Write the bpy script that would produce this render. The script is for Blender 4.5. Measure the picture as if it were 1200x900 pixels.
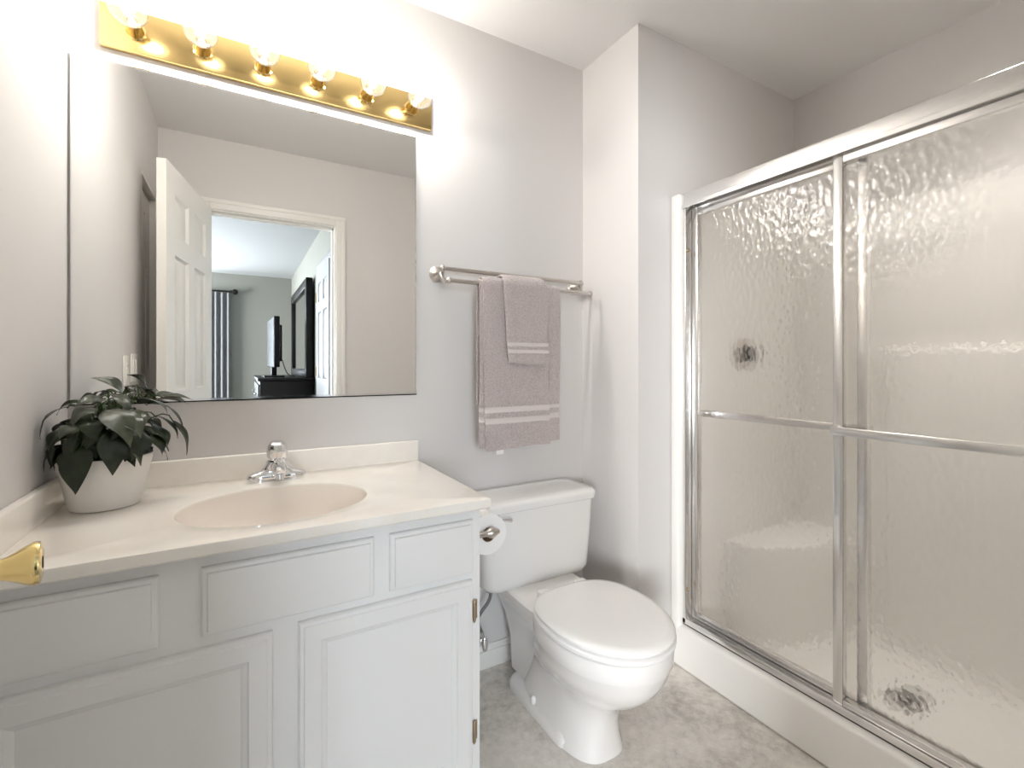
import bpy, bmesh, math, random
from mathutils import Vector, Matrix
R = math.radians
PI = math.pi
for _o in list(bpy.data.objects):
    bpy.data.objects.remove(_o, do_unlink=True)
SC = bpy.context.scene
COL = SC.collection

# ------------------------------------------------------------------ camera, world, daylight, exposure
cam_d = bpy.data.cameras.new('camera')
cam_d.sensor_width = 36.0
cam_d.lens = 552.0 / 1200.0 * 36.0
cam_d.shift_y = -22.0 / 1200.0
cam_d.clip_start = 0.02
cam = bpy.data.objects.new('camera', cam_d)
COL.objects.link(cam)
cam.location = (0.0, -1.62, 1.16)
cam.rotation_euler = (R(90), 0, R(-30))
SC.camera = cam

world = bpy.data.worlds.new('world')
SC.world = world
world.use_nodes = True
_bg = world.node_tree.nodes['Background']
_bg.inputs[0].default_value = (0.75, 0.86, 1.0, 1)
_bg.inputs[1].default_value = 2.0

BULB_STRENGTH = 480.0
SHOWER_FILL = 150.0
WINDOW_POWER = 130.0
SIDE_FILL_POWER = 430.0


def daylight(name, loc, rot, sx, sy, power, colr):
    l = bpy.data.lights.new(name, 'AREA')
    l.shape = 'RECTANGLE'
    l.size, l.size_y = sx, sy
    l.energy = power
    l.color = colr
    o = bpy.data.objects.new(name, l)
    COL.objects.link(o)
    o.location = loc
    o.rotation_euler = rot
    return o


# daylight at the far bedroom window; the side window is added as fill light
daylight('daylight_far_window', (-1.0, -6.10, 1.40), (R(90), 0, 0), 1.30, 1.40, WINDOW_POWER, (0.80, 0.90, 1.0))
daylight('fill_side_window', (-2.90, -4.9, 1.40), (0, R(-90), 0), 1.40, 1.80, SIDE_FILL_POWER, (0.95, 0.97, 1.0))

SC.view_settings.view_transform = 'Standard'
SC.view_settings.look = 'None'
SC.view_settings.gamma = 1.0
SC.view_settings.use_curve_mapping = False
SC.view_settings.exposure = 0.33
SC.cycles.use_denoising = True
SC.cycles.max_bounces = 14
SC.cycles.diffuse_bounces = 8
SC.cycles.glossy_bounces = 8
SC.cycles.transmission_bounces = 10
SC.cycles.transparent_max_bounces = 16
SC.cycles.sample_clamp_indirect = 6.0
SC.cycles.blur_glossy = 0.5


# ------------------------------------------------------------------ materials
def srgb(r, g, b):
    def f(c):
        c /= 255.0
        return c / 12.92 if c <= 0.04045 else ((c + 0.055) / 1.055) ** 2.4
    return (f(r), f(g), f(b), 1.0)


def mat(name, colr, rough=0.5, metal=0.0, coat=0.0, spec=0.5, bump=None, var=None, sheen=0.0):
    """bump = (scale, strength, distance[, stretch]); var = (scale, second colour, low, high)"""
    m = bpy.data.materials.new(name)
    m.use_nodes = True
    nt = m.node_tree
    b = nt.nodes['Principled BSDF']
    b.inputs['Base Color'].default_value = colr
    b.inputs['Roughness'].default_value = rough
    b.inputs['Metallic'].default_value = metal
    b.inputs['Coat Weight'].default_value = coat
    b.inputs['Coat Roughness'].default_value = 0.06
    b.inputs['Specular IOR Level'].default_value = spec
    if sheen:
        b.inputs['Sheen Weight'].default_value = sheen
    tc = nt.nodes.new('ShaderNodeTexCoord')
    if bump:
        n = nt.nodes.new('ShaderNodeTexNoise')
        n.inputs['Scale'].default_value = bump[0]
        n.inputs['Detail'].default_value = 3.0
        nt.links.new(tc.outputs['Object'], n.inputs['Vector'])
        bp = nt.nodes.new('ShaderNodeBump')
        bp.inputs['Strength'].default_value = bump[1]
        bp.inputs['Distance'].default_value = bump[2]
        nt.links.new(n.outputs['Fac'], bp.inputs['Height'])
        nt.links.new(bp.outputs['Normal'], b.inputs['Normal'])
    if var:
        n2 = nt.nodes.new('ShaderNodeTexNoise')
        n2.inputs['Scale'].default_value = var[0]
        n2.inputs['Detail'].default_value = 6.0
        n2.inputs['Roughness'].default_value = 0.65
        nt.links.new(tc.outputs['Object'], n2.inputs['Vector'])
        rp = nt.nodes.new('ShaderNodeValToRGB')
        rp.color_ramp.elements[0].position = var[2]
        rp.color_ramp.elements[0].color = colr
        rp.color_ramp.elements[1].position = var[3]
        rp.color_ramp.elements[1].color = var[1]
        nt.links.new(n2.outputs['Fac'], rp.inputs['Fac'])
        nt.links.new(rp.outputs['Color'], b.inputs['Base Color'])
    return m


M = {}
M['wall'] = mat('wall_paint', srgb(213, 210, 208), 0.55, bump=(90, 0.05, 0.002))
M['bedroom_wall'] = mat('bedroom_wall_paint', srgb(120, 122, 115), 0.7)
M['bedroom_trim'] = mat('bedroom_trim_dimmed', srgb(142, 145, 147), 0.4)  # white trim, darkened in its colour to tone down the daylight on it
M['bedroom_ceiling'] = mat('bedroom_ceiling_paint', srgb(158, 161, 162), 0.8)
M['ceiling'] = mat('ceiling_paint', srgb(220, 219, 218), 0.8, bump=(60, 0.05, 0.002))
M['trim'] = mat('trim_paint', srgb(232, 230, 226), 0.35)
M['cabinet'] = mat('cabinet_paint', srgb(233, 232, 231), 0.38, bump=(40, 0.03, 0.002))
M['counter'] = mat('cultured_marble', srgb(240, 234, 226), 0.16, coat=0.4, var=(7, srgb(244, 240, 233), 0.4, 0.65))
M['basin'] = mat('basin_marble', srgb(236, 227, 218), 0.14, coat=0.4)
M['porcelain'] = mat('porcelain', srgb(232, 230, 228), 0.10, coat=0.5)
M['seat'] = mat('seat_plastic', srgb(238, 237, 236), 0.18, coat=0.2)
M['fiberglass'] = mat('fiberglass', srgb(240, 238, 234), 0.25, coat=0.25)
M['chrome'] = mat('chrome', (0.86, 0.86, 0.87, 1), 0.06, 1.0)
M['aluminium'] = mat('bright_aluminium', (0.83, 0.82, 0.81, 1), 0.22, 1.0)
M['nickel'] = mat('brushed_nickel', (0.60, 0.56, 0.52, 1), 0.28, 1.0)
M['brass'] = mat('polished_brass', (0.74, 0.54, 0.23, 1), 0.14, 1.0)
M['brass_knob'] = mat('knob_brass', (0.90, 0.70, 0.32, 1), 0.12, 1.0)
M['mirror'] = mat('mirror_silver', (0.93, 0.935, 0.925, 1), 0.0, 1.0)
M['mirror_edge'] = mat('mirror_edge', (0.25, 0.27, 0.26, 1), 0.3)
M['towel'] = mat('terry_cloth', srgb(204, 191, 189), 0.95, bump=(190, 1.0, 0.008), sheen=0.5, spec=0.1,
                 var=(150, srgb(184, 171, 169), 0.38, 0.62))
M['towel_band'] = mat('woven_band', srgb(214, 204, 201), 0.75, sheen=0.3, spec=0.15, bump=(700, 0.4, 0.002))
M['paper'] = mat('tissue_paper', srgb(240, 238, 236), 0.95, spec=0.1, bump=(250, 0.2, 0.002))
M['card'] = mat('cardboard_core', srgb(150, 125, 100), 0.9)
M['pot'] = mat('pot_ceramic', srgb(228, 225, 221), 0.4)
M['soil'] = mat('potting_soil', srgb(30, 24, 19), 0.95, bump=(120, 1.0, 0.01))
M['leaf'] = mat('leaf_green', srgb(16, 25, 11), 0.33, var=(34, srgb(33, 45, 22), 0.35, 0.7), spec=0.42)
M['leaf_pale'] = mat('leaf_sheen', srgb(40, 48, 32), 0.30, var=(34, srgb(74, 80, 64), 0.3, 0.7), spec=0.6)  # lighter leaf copy, gloss of the upper leaves put into the colour
M['stem'] = mat('stem_green', srgb(58, 78, 38), 0.5)
M['black'] = mat('black_wood', srgb(9, 8, 8), 0.4, spec=0.18)
M['screen'] = mat('tv_plastic', srgb(7, 7, 8), 0.35, spec=0.15)
M['curtain'] = mat('curtain_cloth', srgb(112, 114, 116), 0.9)
M['dark_metal'] = mat('dark_metal', srgb(28, 26, 25), 0.4, 0.6)
M['bedroom_floor'] = mat('bedroom_carpet', srgb(112, 106, 98), 0.95, bump=(300, 0.6, 0.004))
M['hinge'] = mat('hinge_brass', (0.45, 0.36, 0.26, 1), 0.35, 1.0)
M['plastic'] = mat('switch_plastic', srgb(238, 236, 230), 0.3)
M['slot'] = mat('dark_slot', srgb(40, 38, 36), 0.6)
M['drain_metal'] = mat('drain_metal', (0.22, 0.21, 0.20, 1), 0.35, 1.0)
M['hose'] = mat('braided_hose', (0.34, 0.34, 0.35, 1), 0.35, 1.0, bump=(500, 0.6, 0.002))

# grey mottled vinyl floor
def floor_mat():
    m = bpy.data.materials.new('mottled_vinyl')
    m.use_nodes = True
    nt = m.node_tree
    b = nt.nodes['Principled BSDF']
    b.inputs['Roughness'].default_value = 0.42
    tc = nt.nodes.new('ShaderNodeTexCoord')
    mp = nt.nodes.new('ShaderNodeMapping')
    mp.inputs['Rotation'].default_value = (0, 0, 0.4)
    nt.links.new(tc.outputs['Object'], mp.inputs['Vector'])
    n1 = nt.nodes.new('ShaderNodeTexNoise')
    n1.inputs['Scale'].default_value = 4.2
    n1.inputs['Detail'].default_value = 9
    n1.inputs['Roughness'].default_value = 0.68
    n1.inputs['Distortion'].default_value = 0.7
    n2 = nt.nodes.new('ShaderNodeTexNoise')
    n2.inputs['Scale'].default_value = 38
    n2.inputs['Detail'].default_value = 6
    n2.inputs['Roughness'].default_value = 0.75
    nt.links.new(mp.outputs[0], n1.inputs['Vector'])
    nt.links.new(mp.outputs[0], n2.inputs['Vector'])
    mx = nt.nodes.new('ShaderNodeMix')
    mx.inputs[0].default_value = 0.42
    nt.links.new(n1.outputs['Fac'], mx.inputs[2])
    nt.links.new(n2.outputs['Fac'], mx.inputs[3])
    rp = nt.nodes.new('ShaderNodeValToRGB')
    e = rp.color_ramp.elements
    e[0].position = 0.36; e[0].color = srgb(172, 167, 160)
    e[1].position = 0.66; e[1].color = srgb(238, 233, 226)
    k = e.new(0.50); k.color = srgb(214, 209, 202)
    nt.links.new(mx.outputs[0], rp.inputs['Fac'])
    nt.links.new(rp.outputs['Color'], b.inputs['Base Color'])
    return m
M['floor'] = floor_mat()


def rim(nt, power, amount, base, normal=None):
    """edge reflectance of thin glass, the same from both sides"""
    lw = nt.nodes.new('ShaderNodeLayerWeight')
    lw.inputs['Blend'].default_value = 0.5
    if normal is not None:
        nt.links.new(normal, lw.inputs['Normal'])
    p = nt.nodes.new('ShaderNodeMath'); p.operation = 'POWER'; p.inputs[1].default_value = power
    nt.links.new(lw.outputs['Facing'], p.inputs[0])
    a = nt.nodes.new('ShaderNodeMath'); a.operation = 'MULTIPLY_ADD'
    a.inputs[1].default_value = amount; a.inputs[2].default_value = base
    nt.links.new(p.outputs[0], a.inputs[0])
    return a.outputs[0]


def glow_mat():
    m = bpy.data.materials.new('filament_glow')
    m.use_nodes = True
    nt = m.node_tree
    nt.nodes.remove(nt.nodes['Principled BSDF'])
    e = nt.nodes.new('ShaderNodeEmission')
    e.inputs[0].default_value = (1.0, 0.965, 0.92, 1)
    e.inputs[1].default_value = BULB_STRENGTH
    nt.links.new(e.outputs[0], nt.nodes['Material Output'].inputs[0])
    return m
M['glow'] = glow_mat()



def lens_mat():
    m = bpy.data.materials.new('fill_lens')
    m.use_nodes = True
    p = m.node_tree.nodes['Principled BSDF']
    p.inputs['Base Color'].default_value = (0.85, 0.85, 0.84, 1)
    p.inputs['Emission Color'].default_value = (1.0, 0.965, 0.92, 1)
    p.inputs['Emission Strength'].default_value = SHOWER_FILL
    return m
M['lens'] = lens_mat()


def bulb_glass():
    m = bpy.data.materials.new('bulb_glass')
    m.use_nodes = True
    nt = m.node_tree
    nt.nodes.remove(nt.nodes['Principled BSDF'])
    t = nt.nodes.new('ShaderNodeBsdfTransparent')
    t.inputs[0].default_value = (0.97, 0.97, 0.96, 1)
    g = nt.nodes.new('ShaderNodeBsdfGlossy')
    g.inputs['Roughness'].default_value = 0.04
    mx = nt.nodes.new('ShaderNodeMixShader')
    nt.links.new(rim(nt, 3.5, 0.85, 0.05), mx.inputs[0])
    lw2 = nt.nodes.new('ShaderNodeLayerWeight')
    lw2.inputs['Blend'].default_value = 0.5
    rp = nt.nodes.new('ShaderNodeValToRGB')                 # longer way through the glass at the rim
    rp.color_ramp.elements[0].position = 0.45
    rp.color_ramp.elements[0].color = (0.97, 0.97, 0.96, 1)
    rp.color_ramp.elements[1].position = 0.97
    rp.color_ramp.elements[1].color = (0.62, 0.60, 0.57, 1)
    nt.links.new(lw2.outputs['Facing'], rp.inputs['Fac'])
    nt.links.new(rp.outputs['Color'], t.inputs[0])
    tl_ = nt.nodes.new('ShaderNodeBsdfTranslucent')
    m0 = nt.nodes.new('ShaderNodeMixShader')
    m0.inputs[0].default_value = 0.010
    nt.links.new(t.outputs[0], m0.inputs[1])
    nt.links.new(tl_.outputs[0], m0.inputs[2])
    nt.links.new(m0.outputs[0], mx.inputs[1])
    nt.links.new(g.outputs[0], mx.inputs[2])
    nt.links.new(mx.outputs[0], nt.nodes['Material Output'].inputs[0])
    return m
M['bulb_glass'] = bulb_glass()


def obscure_glass():
    m = bpy.data.materials.new('rain_glass')
    m.use_nodes = True
    nt = m.node_tree
    nt.nodes.remove(nt.nodes['Principled BSDF'])
    tc = nt.nodes.new('ShaderNodeTexCoord')
    mp = nt.nodes.new('ShaderNodeMapping')
    mp.inputs['Scale'].default_value = (1, 1, 0.6)
    nt.links.new(tc.outputs['Object'], mp.inputs['Vector'])
    v = nt.nodes.new('ShaderNodeTexVoronoi')
    v.feature = 'SMOOTH_F1'
    v.inputs['Scale'].default_value = 78
    v.inputs['Smoothness'].default_value = 0.8
    nt.links.new(mp.outputs[0], v.inputs['Vector'])
    bp = nt.nodes.new('ShaderNodeBump')
    bp.inputs['Strength'].default_value = 0.42
    bp.inputs['Distance'].default_value = 0.005
    nt.links.new(v.outputs['Distance'], bp.inputs['Height'])
    t = nt.nodes.new('ShaderNodeBsdfTransparent')
    t.inputs[0].default_value = (0.99, 0.985, 0.98, 1)
    rf = nt.nodes.new('ShaderNodeBsdfRefraction')
    rf.inputs['Color'].default_value = (0.995, 0.99, 0.985, 1)
    rf.inputs['IOR'].default_value = 1.09
    rf.inputs['Roughness'].default_value = 0.10
    bp2 = nt.nodes.new('ShaderNodeBump')
    bp2.inputs['Strength'].default_value = 1.0
    bp2.inputs['Distance'].default_value = 0.008
    nt.links.new(v.outputs['Distance'], bp2.inputs['Height'])
    nt.links.new(bp2.outputs['Normal'], rf.inputs['Normal'])
    mx = nt.nodes.new('ShaderNodeMixShader')
    mx.inputs[0].default_value = 0.62
    nt.links.new(t.outputs[0], mx.inputs[1])
    nt.links.new(rf.outputs[0], mx.inputs[2])
    g = nt.nodes.new('ShaderNodeBsdfGlossy')
    g.inputs['Roughness'].default_value = 0.17
    nt.links.new(bp.outputs['Normal'], g.inputs['Normal'])
    m2 = nt.nodes.new('ShaderNodeMixShader')
    nt.links.new(rim(nt, 4.0, 0.75, 0.065), m2.inputs[0])
    nt.links.new(mx.outputs[0], m2.inputs[1])
    nt.links.new(g.outputs[0], m2.inputs[2])
    nt.links.new(m2.outputs[0], nt.nodes['Material Output'].inputs[0])
    return m
M['rain_glass'] = obscure_glass()


def clear_pane():
    m = bpy.data.materials.new('window_glass')
    m.use_nodes = True
    nt = m.node_tree
    nt.nodes.remove(nt.nodes['Principled BSDF'])
    t = nt.nodes.new('ShaderNodeBsdfTransparent')
    g = nt.nodes.new('ShaderNodeBsdfGlossy')
    g.inputs['Roughness'].default_value = 0.0
    mx = nt.nodes.new('ShaderNodeMixShader')
    mx.inputs[0].default_value = 0.05
    nt.links.new(t.outputs[0], mx.inputs[1])
    nt.links.new(g.outputs[0], mx.inputs[2])
    nt.links.new(mx.outputs[0], nt.nodes['Material Output'].inputs[0])
    return m
M['window_glass'] = clear_pane()


# ------------------------------------------------------------------ mesh helpers
def merge(bm, sub, mx=None):
    if mx is not None:
        bmesh.ops.transform(sub, matrix=mx, verts=sub.verts)
    tmp = bpy.data.meshes.new('tmp')
    sub.to_mesh(tmp)
    sub.free()
    bm.from_mesh(tmp)
    bpy.data.meshes.remove(tmp)


def box(bm, x0, x1, y0, y1, z0, z1, bev=0.0, seg=2, mx=None, edges=None):
    s = bmesh.new()
    x0, x1 = min(x0, x1), max(x0, x1)
    y0, y1 = min(y0, y1), max(y0, y1)
    z0, z1 = min(z0, z1), max(z0, z1)
    vs = [s.verts.new((x, y, z)) for z in (z0, z1) for y in (y0, y1) for x in (x0, x1)]
    for f in ((0, 2, 3, 1), (4, 5, 7, 6), (0, 1, 5, 4), (2, 6, 7, 3), (0, 4, 6, 2), (1, 3, 7, 5)):
        s.faces.new([vs[i] for i in f])
    if bev > 0:
        es = [e for e in s.edges if edges is None or edges(e)]
        bmesh.ops.bevel(s, geom=es, offset=bev, segments=seg, profile=0.5, affect='EDGES')
    merge(bm, s, mx)


def loft(bm, rings, cap0=True, cap1=True, closed=True):
    rr = [[bm.verts.new(p) for p in r] for r in rings]
    n = len(rr[0])
    for a, b in zip(rr[:-1], rr[1:]):
        for i in range(n if closed else n - 1):
            j = (i + 1) % n
            bm.faces.new((a[i], a[j], b[j], b[i]))
    if closed and cap0:
        bm.faces.new(list(reversed(rr[0])))
    if closed and cap1:
        bm.faces.new(rr[-1])
    return rr


def frame_of(d):
    d = Vector(d).normalized()
    u = Vector((0, 0, 1)) if abs(d.z) < 0.9 else Vector((1, 0, 0))
    a = d.cross(u).normalized()
    return a, d.cross(a).normalized(), d


def lathe(bm, base, axis, prof, n=32, cap0=True, cap1=True):
    """prof: list of (distance along axis, radius)"""
    a, b, d = frame_of(axis)
    base = Vector(base)
    rings = []
    for t, r in prof:
        rings.append([base + d * t + a * (r * math.cos(2 * PI * i / n)) + b * (r * math.sin(2 * PI * i / n)) for i in range(n)])
    loft(bm, rings, cap0, cap1)


def tube(bm, pts, rad, n=10):
    pts = [Vector(p) for p in pts]
    rings = []
    ref = None
    for i, p in enumerate(pts):
        d = (pts[min(i + 1, len(pts) - 1)] - pts[max(i - 1, 0)]).normalized()
        if ref is None:
            ref = frame_of(d)[0]
        a = (ref - d * ref.dot(d)).normalized()
        ref = a
        b = d.cross(a)
        r = rad[i] if isinstance(rad, (list, tuple)) else rad
        rings.append([p + a * (r * math.cos(2 * PI * k / n)) + b * (r * math.sin(2 * PI * k / n)) for k in range(n)])
    loft(bm, rings)


def bez(p0, p1, p2, p3, n=12):
    p0, p1, p2, p3 = map(Vector, (p0, p1, p2, p3))
    out = []
    for i in range(n + 1):
        t = i / n
        out.append(p0 * (1 - t) ** 3 + p1 * 3 * t * (1 - t) ** 2 + p2 * 3 * t * t * (1 - t) + p3 * t ** 3)
    return out


def rrect(cx, cy, hx, hy, r, z, k=6):
    """rounded rectangle ring in the xy plane"""
    out = []
    for q, (sx, sy) in enumerate(((1, 1), (-1, 1), (-1, -1), (1, -1))):
        for i in range(k + 1):
            a = PI / 2 * q + PI / 2 * i / k
            out.append(Vector((cx + sx * (hx - r) + r * math.cos(a), cy + sy * (hy - r) + r * math.sin(a), z)))
    return out


def root_loc(o):
    while o.parent is not None:
        o = o.parent
    return Vector(o.location)


def obj(name, bm, m, parent=None, angle=38, smooth=True):
    bmesh.ops.recalc_face_normals(bm, faces=bm.faces)
    if smooth:
        lim = R(angle)
        for f in bm.faces:
            f.smooth = True
        for e in bm.edges:
            if len(e.link_faces) == 2 and e.calc_face_angle(0) > lim:
                e.smooth = False
    if parent is not None:
        off = root_loc(parent)
    else:
        xs = [v.co for v in bm.verts]
        lo = Vector([min(c[i] for c in xs) for i in range(3)])
        hi = Vector([max(c[i] for c in xs) for i in range(3)])
        off = Vector(((lo.x + hi.x) / 2, (lo.y + hi.y) / 2, lo.z))
    bmesh.ops.translate(bm, verts=bm.verts, vec=-off)
    me = bpy.data.meshes.new(name)
    bm.to_mesh(me)
    bm.free()
    me.materials.append(m)
    o = bpy.data.objects.new(name, me)
    COL.objects.link(o)
    if parent is not None:
        o.parent = parent
    else:
        o.location = off
    return o


def tag(o, label, cat, group=None):
    o['label'] = label
    o['category'] = cat
    if group:
        o['group'] = group
    return o


def thing(name, label, cat, loc, group=None):
    o = bpy.data.objects.new(name, None)
    o.empty_display_size = 0.05
    COL.objects.link(o)
    o.location = loc
    return tag(o, label, cat, group)


def struct(name, bm, m, label=None, parent=None, angle=38):
    o = obj(name, bm, m, parent, angle)
    if parent is None:
        o['kind'] = 'structure'
        o['category'] = name.split('_')[0]
        if label:
            o['label'] = label
    return o


def copy_tree(o, parent=None, delta=None):
    c = o.copy()
    COL.objects.link(c)
    if parent is not None:
        c.parent = parent
    if delta is not None:
        c.location = Vector(o.location) + Vector(delta)
    for ch in list(o.children):
        copy_tree(ch, c)
    return c


# ------------------------------------------------------------------ room shell
XL, XC, XR = -0.383, 1.29, 2.316          # left wall, chase face, shower back wall
YF, YO = -1.54, -1.66                      # inner and outer face of the door wall
YE = -0.33                                 # shower end wall
H = 2.44
BX = 0.66                                  # bedroom right wall
BY = -6.08                                 # bedroom far wall

b = bmesh.new(); box(b, XL - 0.1, XR + 0.1, 0.1, YF - 0.06, -0.06, 0.0)
struct('floor', b, M['floor'], 'grey mottled vinyl bathroom floor')
b = bmesh.new(); box(b, -3.0, 1.0, YF - 0.06, BY - 0.1, -0.06, 0.0)
struct('floor_bedroom', b, M['bedroom_floor'], 'carpeted bedroom floor beyond the doorway')
b = bmesh.new(); box(b, XL - 0.1, XR + 0.1, 0.1, YO, H, H + 0.08)
struct('ceiling', b, M['ceiling'], 'white bathroom ceiling')
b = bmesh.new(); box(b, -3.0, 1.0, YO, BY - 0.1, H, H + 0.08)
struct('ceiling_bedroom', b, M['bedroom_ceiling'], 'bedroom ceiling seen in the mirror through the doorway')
b = bmesh.new(); box(b, XL - 0.1, XC, 0, 0.1, 0, H)
struct('wall_back', b, M['wall'], 'light grey wall carrying the mirror and towel bar')
b = bmesh.new(); box(b, XC, XR + 0.1, YE, 0.1, 0, H)
struct('wall_end', b, M['wall'], 'grey boxed out wall between toilet and shower')
b = bmesh.new(); box(b, XR, XR + 0.1, YE, YO, 0, H)
struct('wall_right', b, M['wall'], 'grey wall above the back of the shower')
# left wall with the closet opening
CY0, CY1, CZ = -1.06, -1.50, 2.04
b = bmesh.new()
box(b, XL - 0.1, XL, 0, CY0, 0, H)
box(b, XL - 0.1, XL, CY0, CY1, CZ, H)
box(b, XL - 0.1, XL, CY1, YF, 0, H)
struct('wall_left', b, M['wall'], 'light grey wall left of the vanity')
# door wall with the doorway
DX0, DX1, DZ = -0.155, 0.530, 2.045
b = bmesh.new()
box(b, XL - 0.1, DX0, YF, YO, 0, H)
box(b, DX0, DX1, YF, YO, DZ, H)
box(b, DX1, XR + 0.1, YF, YO, 0, H)
struct('wall_front', b, M['wall'], 'beige wall around the doorway, seen in the mirror')
# bedroom walls
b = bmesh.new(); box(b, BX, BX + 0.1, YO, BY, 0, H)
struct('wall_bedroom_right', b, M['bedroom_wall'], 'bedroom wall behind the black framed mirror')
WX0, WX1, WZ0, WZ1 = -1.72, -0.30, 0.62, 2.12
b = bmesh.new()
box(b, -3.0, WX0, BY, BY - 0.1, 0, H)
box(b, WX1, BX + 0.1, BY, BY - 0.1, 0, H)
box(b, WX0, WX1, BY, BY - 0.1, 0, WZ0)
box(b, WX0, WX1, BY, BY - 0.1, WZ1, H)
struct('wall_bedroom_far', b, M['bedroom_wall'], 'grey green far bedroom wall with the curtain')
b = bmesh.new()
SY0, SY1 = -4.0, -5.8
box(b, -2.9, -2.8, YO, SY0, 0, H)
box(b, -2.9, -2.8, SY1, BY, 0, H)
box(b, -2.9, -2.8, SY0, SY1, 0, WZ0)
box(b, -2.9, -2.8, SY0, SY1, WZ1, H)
struct('wall_bedroom_left', b, M['bedroom_wall'], 'left bedroom wall with the added window opening')


def window(name, x0, x1, y0, y1, alongx, label):
    b = bmesh.new()
    if alongx:
        ym = (y0 + y1) / 2
        for (p, q, r_, s_) in ((x0, x0 + .05, WZ0, WZ1), (x1 - .05, x1, WZ0, WZ1), (x0, x1, WZ0, WZ0 + .05), (x0, x1, WZ1 - .05, WZ1), (x0, x1, 1.35, 1.39)):
            box(b, p, q, y0, y1, r_, s_)
    else:
        for (p, q, r_, s_) in ((y0, y0 - .05, WZ0, WZ1), (y1 + .05, y1, WZ0, WZ1), (y0, y1, WZ0, WZ0 + .05), (y0, y1, WZ1 - .05, WZ1), (y0, y1, 1.35, 1.39)):
            box(b, x0, x1, p, q, r_, s_)
    w = struct(name, b, M['trim'], label)
    g = bmesh.new()
    if alongx:
        box(g, x0 + .02, x1 - .02, (y0 + y1) / 2 - .003, (y0 + y1) / 2 + .003, WZ0 + .02, WZ1 - .02)
    else:
        box(g, (x0 + x1) / 2 - .003, (x0 + x1) / 2 + .003, y0 - .02, y1 + .02, WZ0 + .02, WZ1 - .02)
    g2 = obj('pane', g, M['window_glass'], w)
    return w


window('window_1', WX0, WX1, BY, BY - 0.02, True, 'far bedroom window beside the grey curtain')
window('window_added', -2.9 + .08, -2.8, SY0, SY1, False, 'added side bedroom window, unseen, for fill light')  # unseen window added to send fill light through the doorway

# ---------------- doors
def six_panel(bm, W, HT, T, panels, mx):
    """door leaf: slab in local x (0..W), y (0..-T), z; raised panels on both faces"""
    xs = sorted({0, W} | {p[0] for p in panels} | {p[1] for p in panels})
    zs = sorted({0, HT} | {p[2] for p in panels} | {p[3] for p in panels})
    s = bmesh.new()
    hole = lambda xa, xb, za, zb: any(p[0] <= (xa + xb) / 2 <= p[1] and p[2] <= (za + zb) / 2 <= p[3] for p in panels)
    for xa, xb in zip(xs[:-1], xs[1:]):
        for za, zb in zip(zs[:-1], zs[1:]):
            if not hole(xa, xb, za, zb):
                for y in (0, -T):
                    s.faces.new([s.verts.new(q) for q in ((xa, y, za), (xb, y, za), (xb, y, zb), (xa, y, zb))])
    for (p, q) in (((0, 0), (W, 0)), ((W, 0), (W, HT)), ((W, HT), (0, HT)), ((0, HT), (0, 0))):
        s.faces.new([s.verts.new(c) for c in ((p[0], 0, p[1]), (q[0], 0, q[1]), (q[0], -T, q[1]), (p[0], -T, p[1]))])
    for (x0, x1, z0, z1) in panels:
        for y, sg in ((0, -1), (-T, 1)):
            rr = []
            for ins, dep in ((0, 0), (0.010, 0.012), (0.020, 0.012), (0.042, 0.003)):
                yy = y + sg * dep
                rr.append([(x0 + ins, yy, z0 + ins), (x1 - ins, yy, z0 + ins), (x1 - ins, yy, z1 - ins), (x0 + ins, yy, z1 - ins)])
            loft(s, [[Vector(c) for c in r] for r in rr], cap0=False, cap1=True)
    bmesh.ops.remove_doubles(s, verts=s.verts, dist=1e-5)
    merge(bm, s, mx)


def panels_for(W):
    a, m = 0.105, 0.09
    c0, c1 = W / 2 - m / 2, W / 2 + m / 2
    out = []
    for x0, x1 in ((a, c0), (c1, W - a)):
        for z0, z1 in ((0.23, 0.83), (1.03, 1.64), (1.73, 1.91)):
            out.append((x0, x1, z0, z1))
    return out


def local(o, xdir):
    """local x along xdir (horizontal), local z up; local +y = z cross x"""
    x = Vector(xdir).normalized()
    z = Vector((0, 0, 1))
    y = z.cross(x)
    return Matrix(((x.x, y.x, z.x, o[0]), (x.y, y.y, z.y, o[1]), (x.z, y.z, z.z, o[2]), (0, 0, 0, 1)))


def knob_on(parent, p, n, m=None):
    b = bmesh.new()
    lathe(b, p, n, [(0.0, 0.030), (0.003, 0.031), (0.008, 0.028), (0.011, 0.013), (0.020, 0.0092), (0.032, 0.0100),
                    (0.040, 0.0100), (0.047, 0.0118), (0.055, 0.0160), (0.063, 0.0206), (0.069, 0.0230), (0.0735, 0.0222), (0.0755, 0.016), (0.0745, 0.0)], 40, cap1=False)
    return obj('door_knob', b, m or M['brass_knob'], parent)


# the open bathroom door: hinge by the doorway's left jamb, swung in towards the left wall
hx, hy = -0.140, -1.535
fx, fy = -0.272, -0.875
dv = Vector((fx - hx, fy - hy, 0)); DW = dv.length; dn = dv.normalized()
nrm = Vector((dn.y, -dn.x, 0))                      # faces the room (+x)
mxd = local((hx, hy, 0.012), dn)                    # local +y = z x dn = (-dn.y, dn.x): away from the room
mxd = mxd @ Matrix.Translation((0, 0.036, 0))
b = bmesh.new(); six_panel(b, DW, 2.03, 0.036, panels_for(DW), mxd)
door = struct('door_1', b, M['trim'], 'white six panel bathroom door standing open into the room')
kp = Vector((hx, hy, 0)) + dn * (DW - 0.058) + Vector((0, 0, 0.945))
kn = knob_on(door, kp, nrm)
kn['label'] = 'polished brass flared door knob'
b = bmesh.new()
kt = kp + nrm * 0.0757
box(b, -0.001, 0.0, -0.0016, 0.0016, -0.006, 0.006, mx=Matrix.Translation(kt) @ Matrix.Rotation(math.atan2(nrm.y, nrm.x), 4, 'Z'))
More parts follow.
